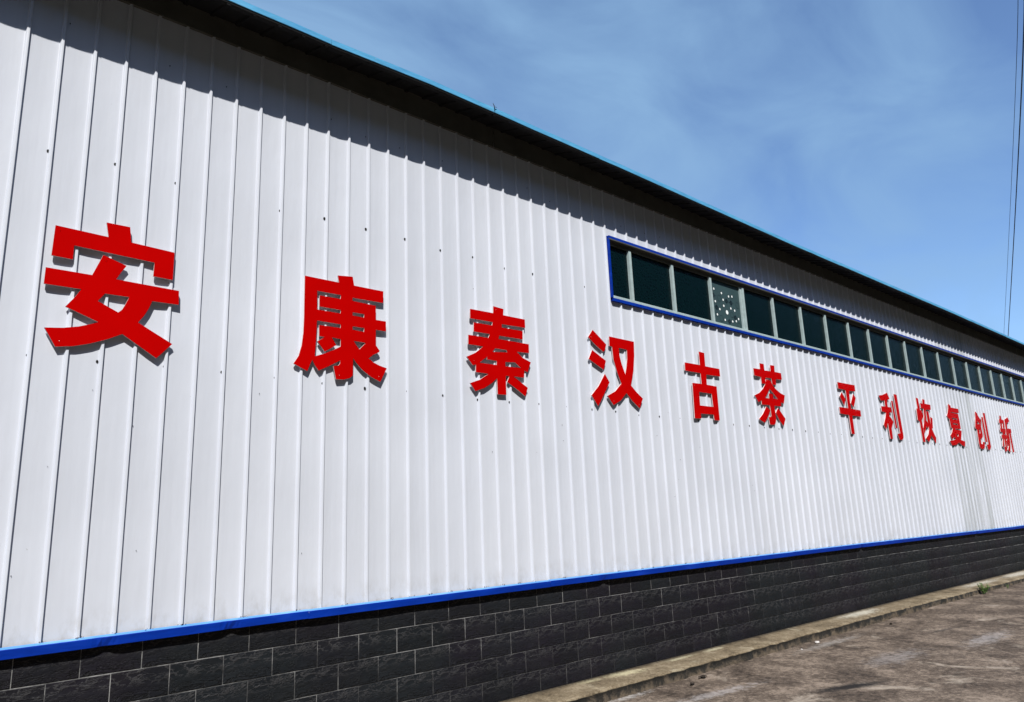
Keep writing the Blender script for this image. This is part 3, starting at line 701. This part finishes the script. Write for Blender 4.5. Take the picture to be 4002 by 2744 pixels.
# ------------------------------------------------------------------ sign characters
LET = {"an":[[[[0.8734,3.7142],[1.1919,3.7053],[1.1724,3.8078],[1.3219,3.8097],[1.3361,3.6989],[1.6276,3.6867],[1.6275,3.4785],[1.4955,3.4816],[1.4979,3.5838],[0.9909,3.5991],[0.9909,3.5009],[0.8676,3.5042]]],
[[[0.8435,3.4157],[1.1125,3.4149],[1.1692,3.5703],[1.3188,3.5218],[1.2856,3.4659],[1.2604,3.4131],[1.6747,3.4048],[1.6791,3.3016],[1.5005,3.2981],[1.4787,3.2354],[1.4528,3.1824],[1.4185,3.1303],[1.6519,3.0068],[1.5524,2.8926],[1.3254,3.0356],[1.2401,2.9887],[1.1356,2.9442],[1.0398,2.9144],[0.9393,2.8987],[0.87,3.0155],[0.9727,3.0281],[1.0614,3.0501],[1.132,3.0766],[1.1762,3.0964],[0.9748,3.1726],[1.02,3.2394],[1.0574,3.306],[0.8418,3.3046]],[[1.1997,3.3008],[1.3506,3.3017],[1.3298,3.2433],[1.3113,3.2042],[1.2897,3.1816],[1.1598,3.2409]]]],"kang":[[[[2.6494,3.7114],[2.9605,3.7106],[2.9489,3.7716],[3.0899,3.7882],[3.1042,3.7104],[3.397,3.7109],[3.3952,3.6042],[3.0901,3.5999],[3.0904,3.5706],[3.32,3.5655],[3.3203,3.4383],[3.4236,3.439],[3.4235,3.35],[3.3205,3.3495],[3.3209,3.2118],[3.3601,3.1667],[3.3531,3.1527],[3.2969,3.1246],[3.25,3.0871],[3.2971,3.0576],[3.3576,3.036],[3.4319,3.0195],[3.3664,2.8948],[3.272,2.931],[3.1874,2.9839],[3.1371,3.0308],[3.1004,3.0714],[3.0986,2.9228],[3.0727,2.8997],[3.0163,2.8818],[2.9447,2.8772],[2.9193,2.9849],[2.9628,2.9925],[2.9793,3.0097],[2.9821,3.0394],[2.8878,2.9851],[2.7881,2.9335],[2.7529,2.9741],[2.7291,3.0178],[2.6885,2.9189],[2.5704,2.9682],[2.6126,3.0363],[2.6363,3.1244],[2.6485,3.2335],[2.6512,3.3642]],[[2.7601,3.6023],[2.9808,3.6038],[2.9764,3.5679],[2.7843,3.567],[2.7847,3.4723],[2.9826,3.4724],[2.9781,3.4414],[2.7635,3.4422]],[[3.0914,3.4708],[3.207,3.4722],[3.203,3.4398],[3.0917,3.4418]],[[3.0927,3.3474],[3.2078,3.3488],[3.2038,3.3129],[3.093,3.3171]],[[2.764,3.3486],[2.9827,3.3479],[2.9807,3.3161],[2.7856,3.3136],[2.7875,3.2216],[2.8366,3.2195],[2.7715,3.1743],[2.8389,3.0971],[2.9419,3.1635],[2.8995,3.2244],[2.9828,3.2207],[2.9837,3.1577],[2.9171,3.1198],[2.8392,3.0812],[2.7513,3.0476],[2.7595,3.1982]],[[3.1047,3.2219],[3.2239,3.2208],[3.1611,3.1552],[3.1316,3.1839]]]],"qin":[[[[4.383,3.7112],[4.6794,3.7144],[4.6826,3.7878],[4.8173,3.7796],[4.8092,3.7138],[5.1089,3.714],[5.1089,3.6249],[4.7872,3.6175],[4.7836,3.5817],[5.0708,3.5832],[5.0659,3.4959],[4.7458,3.4919],[4.7374,3.4558],[5.1501,3.4548],[5.1476,3.361],[4.9729,3.3551],[5.0548,3.3007],[5.1674,3.2658],[5.1171,3.1567],[5.0695,3.1706],[5.0631,3.0951],[4.9147,3.0939],[5.1095,2.9949],[5.0721,2.9049],[4.9474,2.9734],[4.8339,3.029],[4.864,3.0919],[4.8149,3.0907],[4.8131,2.8987],[4.7024,2.8948],[4.7003,3.0548],[4.6251,2.9975],[4.5313,2.9422],[4.4204,2.9032],[4.3602,2.976],[4.48,3.0195],[4.5939,3.089],[4.4332,3.089],[4.436,3.1651],[4.3971,3.1524],[4.3253,3.229],[4.4356,3.2805],[4.5365,3.3549],[4.3488,3.3539],[4.3519,3.4473],[4.6051,3.4492],[4.6256,3.4924],[4.4205,3.4893],[4.4237,3.5804],[4.6577,3.5842],[4.6687,3.6208],[4.3798,3.616]],[[4.6854,3.3546],[4.8385,3.3559],[4.8509,3.3328],[4.6498,3.3136]],[[4.5805,3.2567],[4.5794,3.2298],[4.7034,3.2294],[4.7015,3.1869],[4.4773,3.186]],[[4.8149,3.2302],[4.947,3.2412],[5.0285,3.191],[4.8128,3.1858]]]],"han":[[[[6.1622,3.7529],[6.2718,3.6822],[6.3807,3.6103],[6.3552,3.546],[6.3238,3.5172],[6.1996,3.58],[6.079,3.6596]]],
[[[6.1319,3.515],[6.3559,3.4161],[6.3082,3.3075],[6.066,3.4057]]],
[[[6.3223,3.2603],[6.3942,3.17],[6.2911,3.0316],[6.1738,2.8816],[6.0757,2.9969],[6.2064,3.1145]]],
[[[6.4416,3.7147],[6.8917,3.7097],[6.8773,3.5284],[6.8402,3.3395],[6.7751,3.169],[6.8735,3.094],[6.9801,3.0281],[6.908,2.908],[6.7818,2.9855],[6.6827,3.0709],[6.5716,2.9767],[6.4383,2.9128],[6.3433,3.0115],[6.4854,3.0758],[6.6043,3.1751],[6.5419,3.3017],[6.4925,3.4474],[6.4816,3.6015],[6.4362,3.5994]],[[6.6012,3.5983],[6.751,3.5949],[6.7439,3.4834],[6.7135,3.3629],[6.6861,3.2874],[6.6304,3.4122],[6.6027,3.5109]]]],"gu":[[[[8.2506,3.7562],[8.3717,3.7499],[8.3678,3.5701],[8.7026,3.5671],[8.7028,3.4644],[8.3703,3.4574],[8.3614,3.3208],[8.59,3.317],[8.5841,2.86],[8.4629,2.8578],[8.4555,2.9319],[8.1608,2.9247],[8.1585,2.8621],[8.0187,2.8564],[8.0377,3.3164],[8.2459,3.3206],[8.2438,3.464],[7.9007,3.4641],[7.9092,3.5712],[8.2476,3.573]],[[8.167,3.2086],[8.4557,3.2087],[8.4672,3.0328],[8.1611,3.0315]]]],"cha":[[[[9.7879,3.7675],[9.9019,3.7683],[9.9034,3.673],[10.079,3.6785],[10.0894,3.7726],[10.2057,3.7767],[10.2,3.6804],[10.3877,3.6802],[10.3878,3.5803],[10.206,3.5701],[10.1954,3.4825],[10.0939,3.4769],[10.0805,3.5721],[9.9073,3.5651],[9.8943,3.4761],[9.7878,3.4663],[9.7833,3.5654],[9.6005,3.5679],[9.5972,3.6733],[9.7871,3.6795]]],
[[[9.9276,3.5435],[10.0482,3.5299],[10.0942,3.4664],[10.177,3.4143],[10.3024,3.3653],[10.4193,3.343],[10.361,3.2153],[10.2809,3.2269],[10.2695,3.1668],[10.0717,3.1619],[10.0753,3.0605],[10.0785,2.9581],[10.0408,2.8933],[10.0003,2.8789],[9.8878,2.8763],[9.8766,2.9834],[9.9335,2.9916],[9.9563,3.0052],[9.9561,3.08],[9.9453,3.1611],[9.7232,3.1567],[9.7239,3.2195],[9.633,3.1824],[9.5522,3.278],[9.6817,3.3209],[9.7994,3.3887],[9.8812,3.4645]],[[9.9935,3.4055],[10.0934,3.3446],[10.2039,3.2665],[10.0655,3.2697],[10.0704,3.3323],[9.9556,3.3367],[9.9478,3.2605],[9.8298,3.2602],[9.9022,3.322]]],
[[[9.8368,3.133],[9.9423,3.0893],[9.8551,2.9923],[9.7431,2.8952],[9.6001,2.9402],[9.7185,3.0174]]],
[[[10.1694,3.1356],[10.2364,3.0847],[10.3571,2.9847],[10.2727,2.8797],[10.1776,2.9501],[10.0949,3.0583]]]],"ping":[[[[12.2761,3.7198],[12.9349,3.7238],[12.9278,3.6161],[12.6784,3.6051],[12.6585,3.4138],[12.6653,3.2939],[13.0281,3.2917],[13.0229,3.1819],[12.6704,3.1789],[12.6736,2.863],[12.5561,2.8655],[12.55,3.1812],[12.2226,3.1865],[12.223,3.296],[12.5564,3.2957],[12.5511,3.6096],[12.2766,3.6116]]],
[[[12.3851,3.5572],[12.5021,3.4417],[12.4169,3.3305],[12.2974,3.4813]]],
[[[12.8248,3.5603],[12.9087,3.4997],[12.7783,3.3295],[12.685,3.3893]]]],"li":[[[[13.9104,3.624],[14.0827,3.6477],[14.3029,3.7067],[14.3832,3.5967],[14.2592,3.566],[14.2462,3.5089],[14.2435,3.4363],[14.3884,3.4365],[14.3932,3.3409],[14.2616,3.3337],[14.2596,3.2635],[14.2944,3.2492],[14.402,3.1702],[14.2721,3.0391],[14.2643,2.8476],[14.1522,2.8463],[14.1432,3.1427],[14.0227,3.0074],[13.9424,3.0866],[14.0749,3.236],[14.1271,3.327],[13.9466,3.3347],[13.9493,3.4287],[14.1325,3.437],[14.1401,3.5536],[13.9716,3.5343]]],
[[[14.4452,3.5668],[14.5183,3.5656],[14.5454,3.0528],[14.4669,3.062]]],
[[[14.6122,3.7054],[14.7451,3.7047],[14.7554,3.3173],[14.7782,2.9447],[14.7656,2.8911],[14.7071,2.8491],[14.5725,2.845],[14.5236,2.9531],[14.6445,2.9665]]]],"hui":[[[[15.7113,3.7262],[15.8206,3.7144],[15.8607,2.8499],[15.7328,2.8483]]],
[[[15.6536,3.5029],[15.7616,3.5103],[15.7183,3.2526],[15.6332,3.2744]]],
[[[15.8014,3.4793],[15.9031,3.4894],[15.9568,3.3641],[15.8437,3.2866],[15.7819,3.3703]]],
[[[15.8997,3.6285],[16.0151,3.6267],[16.0465,3.7216],[16.1605,3.7131],[16.1403,3.6323],[16.4478,3.6324],[16.426,3.5279],[16.1376,3.512],[16.0849,3.3481],[16.0525,3.2106],[15.9621,3.0846],[15.8718,3.0201],[15.8588,3.1264],[15.9357,3.2312],[16.0074,3.3774],[16.0364,3.5291],[15.898,3.5278]]],
[[[16.1519,3.4821],[16.2712,3.4831],[16.2852,3.3258],[16.2893,3.2096],[16.3184,3.1291],[16.3981,3.0372],[16.4749,2.9585],[16.4178,2.8403],[16.216,3.0019],[16.1453,2.9246],[16.0506,2.8537],[15.9095,2.9216],[16.0734,3.0091],[16.1527,3.1073],[16.1675,3.1827],[16.151,3.2703]]],
[[[16.0763,3.2865],[16.1545,3.2364],[16.1644,3.1758],[16.0657,3.1369],[16.0251,3.1888]]],
[[[16.3259,3.3763],[16.4374,3.3554],[16.3682,3.1453],[16.2931,3.1347],[16.2955,3.2236]]]],"fu":[[[[17.5189,3.7309],[17.6603,3.6992],[17.6517,3.6609],[18.1137,3.6622],[18.1149,3.57],[17.6124,3.5586],[17.6004,3.5418],[18.0555,3.5449],[18.0686,3.3869],[18.0691,3.2167],[17.7201,3.2112],[17.7086,3.1878],[18.0937,3.1843],[18.0391,3.0838],[17.9543,2.9758],[18.2079,2.9509],[18.135,2.8365],[17.9698,2.8656],[17.8029,2.9147],[17.5833,2.852],[17.343,2.8382],[17.2621,2.9295],[17.4746,2.95],[17.6702,2.9885],[17.5982,3.0027],[17.5417,3.0277],[17.4335,2.9653],[17.347,3.0465],[17.476,3.1135],[17.5629,3.2123],[17.4752,3.2126],[17.4487,3.4205],[17.4022,3.404],[17.3234,3.4609],[17.4031,3.5278],[17.4839,3.6368]],[[17.6128,3.4372],[17.9113,3.4375],[17.9367,3.4074],[17.6074,3.4057]],[[17.6184,3.3268],[17.9147,3.3222],[17.9316,3.2951],[17.613,3.2954]],[[17.7203,3.0904],[17.8701,3.0902],[17.801,3.0318]]]],"chuang":[[[[19.2396,3.6782],[19.3707,3.6512],[19.3865,3.6052],[19.4744,3.5487],[19.5628,3.5034],[19.4949,3.3418],[19.5055,3.2487],[19.5097,3.1554],[19.4753,3.1006],[19.3955,3.0674],[19.3162,3.0642],[19.2853,2.9411],[19.3942,2.9352],[19.4364,2.9929],[19.5553,2.9841],[19.4979,2.8627],[19.4077,2.8301],[19.2606,2.8222],[19.1554,2.8515],[19.1375,2.9292],[19.169,3.2655],[19.0688,3.2836],[19.0682,3.3197],[19.1879,3.5249]],[[19.3088,3.4687],[19.4319,3.3953],[19.2431,3.3918]],[[19.3056,3.2755],[19.3706,3.2754],[19.3789,3.1861],[19.3021,3.176]]],
[[[19.6375,3.5754],[19.739,3.5781],[19.7403,2.9978],[19.6204,2.9966]]],
[[[19.7983,3.6854],[19.9338,3.6825],[19.9449,3.229],[19.9594,2.8981],[19.8748,2.8248],[19.7134,2.8198],[19.6862,2.9389],[19.8227,2.9458]]]],"xin":[[[[21.0644,3.695],[21.1761,3.6997],[21.1846,3.609],[21.3484,3.5969],[21.3351,3.5169],[20.9475,3.5099],[20.9947,3.6086],[21.0663,3.6128]]],
[[[21.0109,3.5006],[21.1472,3.508],[21.0972,3.3863],[20.9866,3.3828]]],
[[[21.2323,3.5098],[21.3342,3.5154],[21.2965,3.3913],[21.1726,3.3879]]],
[[[20.9401,3.3819],[21.3589,3.3815],[21.3457,3.3019],[21.289,3.2671],[21.2125,3.2302],[21.0818,3.2223],[21.0696,3.2905],[20.9308,3.2896]]],
[[[20.9581,3.2203],[21.3492,3.2305],[21.3437,3.1445],[21.0986,3.1274],[20.9762,2.9258],[20.8955,2.9371],[21.0135,3.1324],[20.951,3.132]]],
[[[21.1251,3.125],[21.2473,3.1335],[21.1967,2.8485],[21.0956,2.8174],[21.0246,2.8153],[20.9858,2.9226],[21.0989,2.9369]]],
[[[21.2474,3.0837],[21.3257,3.1153],[21.3615,2.9813],[21.2719,2.9321]]],
[[[21.4209,3.6191],[21.7187,3.695],[21.8114,3.5978],[21.5811,3.5303],[21.5225,3.404],[21.8175,3.4042],[21.8191,3.3095],[21.754,3.3028],[21.7533,2.8186],[21.627,2.8114],[21.6246,3.2897],[21.5751,3.2874],[21.5703,3.125],[21.5095,2.9508],[21.4187,2.8055],[21.2656,2.8647],[21.3844,2.9608],[21.341,3.1016],[21.3701,3.3031],[21.3997,3.4483]]]]}
INFO = {
 'an': 'largest looking red character, 安, at the left end of the sign on the white wall',
 'kang': 'red character 康, second from the left, mounted on the ribbed white wall',
 'qin': 'red character 秦 with stacked bars, third from the left on the white wall',
 'han': 'red character 汉 with three loose strokes, below the left end of the window strip',
 'gu': 'red character 古, a cross over an open box, below the dotted window pane',
 'cha': 'red character 茶, tea, sixth from the left and last before the wide gap',
 'ping': 'red character 平, first after the wide gap, with a cracked lower bar',
 'li': 'red character 利 with two slim upright strokes, between 平 and 恢',
 'hui': 'red character 恢, between 利 and 复 far along the wall',
 'fu': 'red character 复, ladder shaped, in front of the weathered grey sheets',
 'chuang': 'red character 创 with long hooked upright, second from the right end',
 'xin': 'red character 新, last and smallest looking at the right end of the sign',
}
def poly_mesh(name, loops, y0, y1, mats, mi_side, ox, oz):
    """solid plate from an outline with holes, between depth y0 (front) and y1 (back)"""
    def area(p): return sum(a[0]*b[1]-b[0]*a[1] for a, b in zip(p, p[1:]+p[:1]))/2
    lp = []
    for i, l in enumerate(loops):
        l = [tuple(p) for p in l]
        if (area(l) > 0) != (i == 0): l = l[::-1]
        lp.append(l)
    flat = [p for l in lp for p in l]
    tris = tessellate_polygon([[Vector((p[0], p[1], 0)) for p in l] for l in lp])
    n_ = len(flat); V = [(p[0]-ox, y0, p[1]-oz) for p in flat] + [(p[0]-ox, y1, p[1]-oz) for p in flat]
    F = []; MI = []
    for t in tris:
        a, b_, c_ = (flat[i] for i in t)
        s_ = (b_[0]-a[0])*(c_[1]-a[1]) - (c_[0]-a[0])*(b_[1]-a[1])
        t = tuple(t) if s_ > 0 else tuple(t)[::-1]
        F.append(t); MI.append(0); F.append(tuple(i+n_ for i in t)[::-1]); MI.append(0)
    k = 0
    for l in lp:
        m_ = len(l)
        for i in range(m_):
            a, b_ = k+i, k+(i+1) % m_
            F.append((a, a+n_, b_+n_, b_)); MI.append(mi_side)
        k += m_
    mb = MB(); mb.v = V; mb.f = F; mb.m = MI
    return mb.mesh(name, mats)
scr_an = [(.97,.62),(1.0,.62),(1.42,.60),(1.44,.60),(.93,.30),(.95,.10),(.98,-.22),(1.33,-.20),(1.60,.24)]
for key, pcs in LET.items():
    allp = [p for pc in pcs for l in pc for p in l]
    cx = (min(p[0] for p in allp)+max(p[0] for p in allp))/2; cz = min(p[1] for p in allp)
    root = empty('sign_character', (cx, -.018, cz))
    tag(root, INFO[key], 'sign letter', 'raised red characters of the sign')
    for i, pc in enumerate(pcs):
        eps = .0004*i
        me = poly_mesh('stroke', pc, -.0293-eps, -.0182+eps*.2, [M_foam], 0, cx, cz)
        st = link('stroke', me, root, (0, .018, 0))
        me = poly_mesh('red_face', pc, -.0320-eps, -.0294-eps, [M_red], 0, cx, cz)
        link('red_face', me, st)
    # pale screw heads that hold the plates
    sm = MB()
    for _ in range(6):
        pc = rnd.choice(pcs)[0]; i = rnd.randrange(len(pc)); a = Vector(pc[i]); cen = Vector((sum(p[0] for p in pc)/len(pc), sum(p[1] for p in pc)/len(pc)))
        # step inwards along the bisector of a convex corner
        p0, p1 = Vector(pc[i-1]), Vector(pc[(i+1) % len(pc)])
        bis = ((p0-a).normalized() + (p1-a).normalized())
        if bis.length < .3: continue
        bis.normalize()
        orient = sum(u[0]*v[1]-v[0]*u[1] for u, v in zip(pc, pc[1:]+pc[:1]))
        crs = (a-p0).cross(p1-a) if hasattr(Vector((0, 0)), 'cross') else 0
        if crs*orient <= 0: continue
        q_ = a + bis*.045
        disc(sm, q_.x-cx, q_.y-cz, .0020, -.0345, 8)
    if sm.v: link('screw_head', sm.mesh('screw_head', M_white), root, (0, .018, 0))
# hairline crack in the lower bar of 平 (white filler showing)
mb = MB(); mb.v = [(12.835, -.0326, 3.372), (12.850, -.0326, 3.374), (12.848, -.0326, 3.328), (12.853, -.0326, 3.300), (12.842, -.0326, 3.262), (12.838, -.0326, 3.300), (12.830, -.0326, 3.330)]
mb.f = [(0,6,5,4,3,2,1)]; mb.m = [0]
pr_ = [o for o in bpy.data.objects if o.get('label') == INFO['ping']][0]
mb.v = [(v[0]-pr_.location.x, v[1]+.018, v[2]-pr_.location.z) for v in mb.v]
link('crack_filler', mb.mesh('crack_filler', M_foam), pr_)

# ------------------------------------------------------------------ small things
# overhead cables leaving over the roof
CR, CD, CF = r_, d_, f_
def ray(px, py, dist):
    q = Vector(((px-2001)/2886.27, (py-1372)/2886.27, 1))
    d = CR*q.x + CD*q.y + CF*q.z
    return Vector((0, -5.4, EYE)) + d.normalized()*dist
for pts, rad, lab in ((((3978, -40), (3958, 600), (3922, 1330)), .008, 'thin pale cable, left of the two crossing the sky above the roof'),
                      (((4004, -40), (3978, 640), (3938, 1345)), .019, 'thicker dark cable, right of the two crossing the sky above the roof')):
    A, B, C_ = ray(*pts[0], 21), ray(*pts[1], 32), ray(*pts[2], 52)
    P_ = []
    for i in range(25):
        t = i/24; P_.append((1-t)*(1-t)*A + 2*t*(1-t)*(2*B - .5*A - .5*C_) + t*t*C_)
    # carry on past both ends
    P_ = [P_[0] + (P_[0]-P_[1])*8] + P_ + [P_[-1] + (P_[-1]-P_[-2])*5]
    mb = MB(); org = P_[0].copy(); mb.tube([p-org for p in P_], rad, 6)
    tag(mb.build('cable', M_wire, None, True, org), lab, 'cable', 'overhead cables')

# dry twig caught on the eave edge
tx = 4.47; tz = ZE + eavew(tx) + .03
mb = MB(); mb.tube([(0, 0, -.06), (-.012, -.006, 0), (-.03, -.004, .045), (-.035, 0, .07)], [.004, .005, .004, .0015], 5)
mb.tube([(-.012, -.006, 0), (.015, -.008, .012), (.04, -.004, .008)], [.004, .003, .001], 5)
mb.tube([(-.02, -.005, .02), (-.008, -.01, .04)], [.003, .001], 5)
mb.v = [(v[0]*.65, v[1], v[2]*.65) for v in mb.v]
tag(mb.build('twig', M_black, None, True, (tx, YE-.016, tz)), 'small dry twig sticking up from the pale blue eave edge', 'twig')

# weed at the foot of the kerb
M_leaf = plain('weed_leaf', (.075, .14, .03), .55, .3, .4, 30)
def weed(loc, n_, size, lab, seed):
    r = random.Random(seed)
    root = empty('weed', loc); tag(root, lab, 'weed')
    st = MB(); lf = MB()
    for s_ in range(n_):
        a = r.uniform(0, 6.28); L_ = size*r.uniform(.5, 1.1); lean = r.uniform(.2, 1.0)
        p0 = Vector((r.uniform(-.05, .05)*size*4, r.uniform(-.03, .03)*size*4, 0)); tip = p0 + Vector((math.cos(a)*lean, math.sin(a)*lean, 1)).normalized()*L_
        mid = p0*.5 + tip*.5 + Vector((0, 0, L_*.12)); st.tube([p0, mid, tip], [.0022, .0016, .0008], 4)
        for q in range(9):
            t = r.uniform(.2, 1); c = p0*(1-t)**2 + mid*2*t*(1-t) + tip*t*t
            dr = Vector((r.uniform(-1, 1), r.uniform(-1, 1), r.uniform(-.1, .8))).normalized(); sd = dr.cross(Vector((r.uniform(-.3,.3), r.uniform(-.3,.3), 1))).normalized()
            l = size*r.uniform(.13, .24); w_ = l*.27; n0 = len(lf.v)
            lf.v += [tuple(c), tuple(c+dr*l*.45+sd*w_), tuple(c+dr*l+Vector((0, 0, -l*.15))), tuple(c+dr*l*.45-sd*w_), tuple(c+dr*l*.5+Vector((0,0,l*.08)))]
            lf.f += [(n0, n0+1, n0+4), (n0+1, n0+2, n0+4), (n0+2, n0+3, n0+4), (n0+3, n0, n0+4)]; lf.m += [0]*4
    st.build('stem', M_leaf, root); lf.build('leaves', M_leaf, root)
weed((16.1, -.53, .0), 26, .20, 'bushy green weed growing at the foot of the concrete kerb', 3)
weed((17.3, -.60, -.01), 6, .08, 'tiny green sprout further along the kerb than the bushy weed', 5)

# litter on the yard
M_stone = plain('pale_stone', (.42, .40, .38), .8, .3, .2, 40)
M_dry = plain('dark_dead_leaf', (.02, .015, .011), .8, .2, .3, 40)
def pebble(x, y, s_, m, lab, seed, cat='stone'):
    r = random.Random(seed); bm = bmesh.new(); bmesh.ops.create_icosphere(bm, subdivisions=2, radius=s_)
    for v in bm.verts:
        v.co *= 1 + .35*mnoise.noise(v.co*(1.6/s_) + Vector((seed, 0, 0))); v.co.z *= .6
    me = bpy.data.meshes.new('pebble'); bm.to_mesh(me); bm.free(); me.materials.append(m)
    tag(link('pebble', me, None, (x, y, s_*.35 - .004)), lab, cat)
pebble(9.58, -.50, .030, M_stone, 'white lump of stone lying just off the foot of the kerb', 2)
pebble(9.05, -.56, .012, M_stone, 'small white chip nearer the camera than the white lump by the kerb', 4)
pebble(11.62, -.61, .022, M_dry, 'small dark stone on the yard beyond the white lump', 6)
def leaf(x, y, l, rot, lab, seed):
    r = random.Random(seed); mb = MB(); n_ = 7
    rows = [[], [], []]
    for i in range(n_):
        t = i/(n_-1); w_ = l*.24*math.sin(math.pi*min(1, t*.96+.02))**.8; z = .006 + .012*math.sin(t*5+seed)**2
        rows[0].append((l*(t-.5), -w_, z+.008)); rows[1].append((l*(t-.5), 0, z)); rows[2].append((l*(t-.5), w_, z+.010))
    mb.grid(rows); o = mb.build('dead_leaf', M_dry, None, True, (x, y, -.004)); o.rotation_euler = (0, 0, rot)
    tag(o, lab, 'leaf', 'dead leaves on the yard')
leaf(6.99, -.52, .13, -.1, 'dark curled dead leaf on the yard, the one farther along the wall', 1)
leaf(6.66, -.62, .09, .2, 'dark curled dead leaf on the yard, the one nearer the camera', 2)
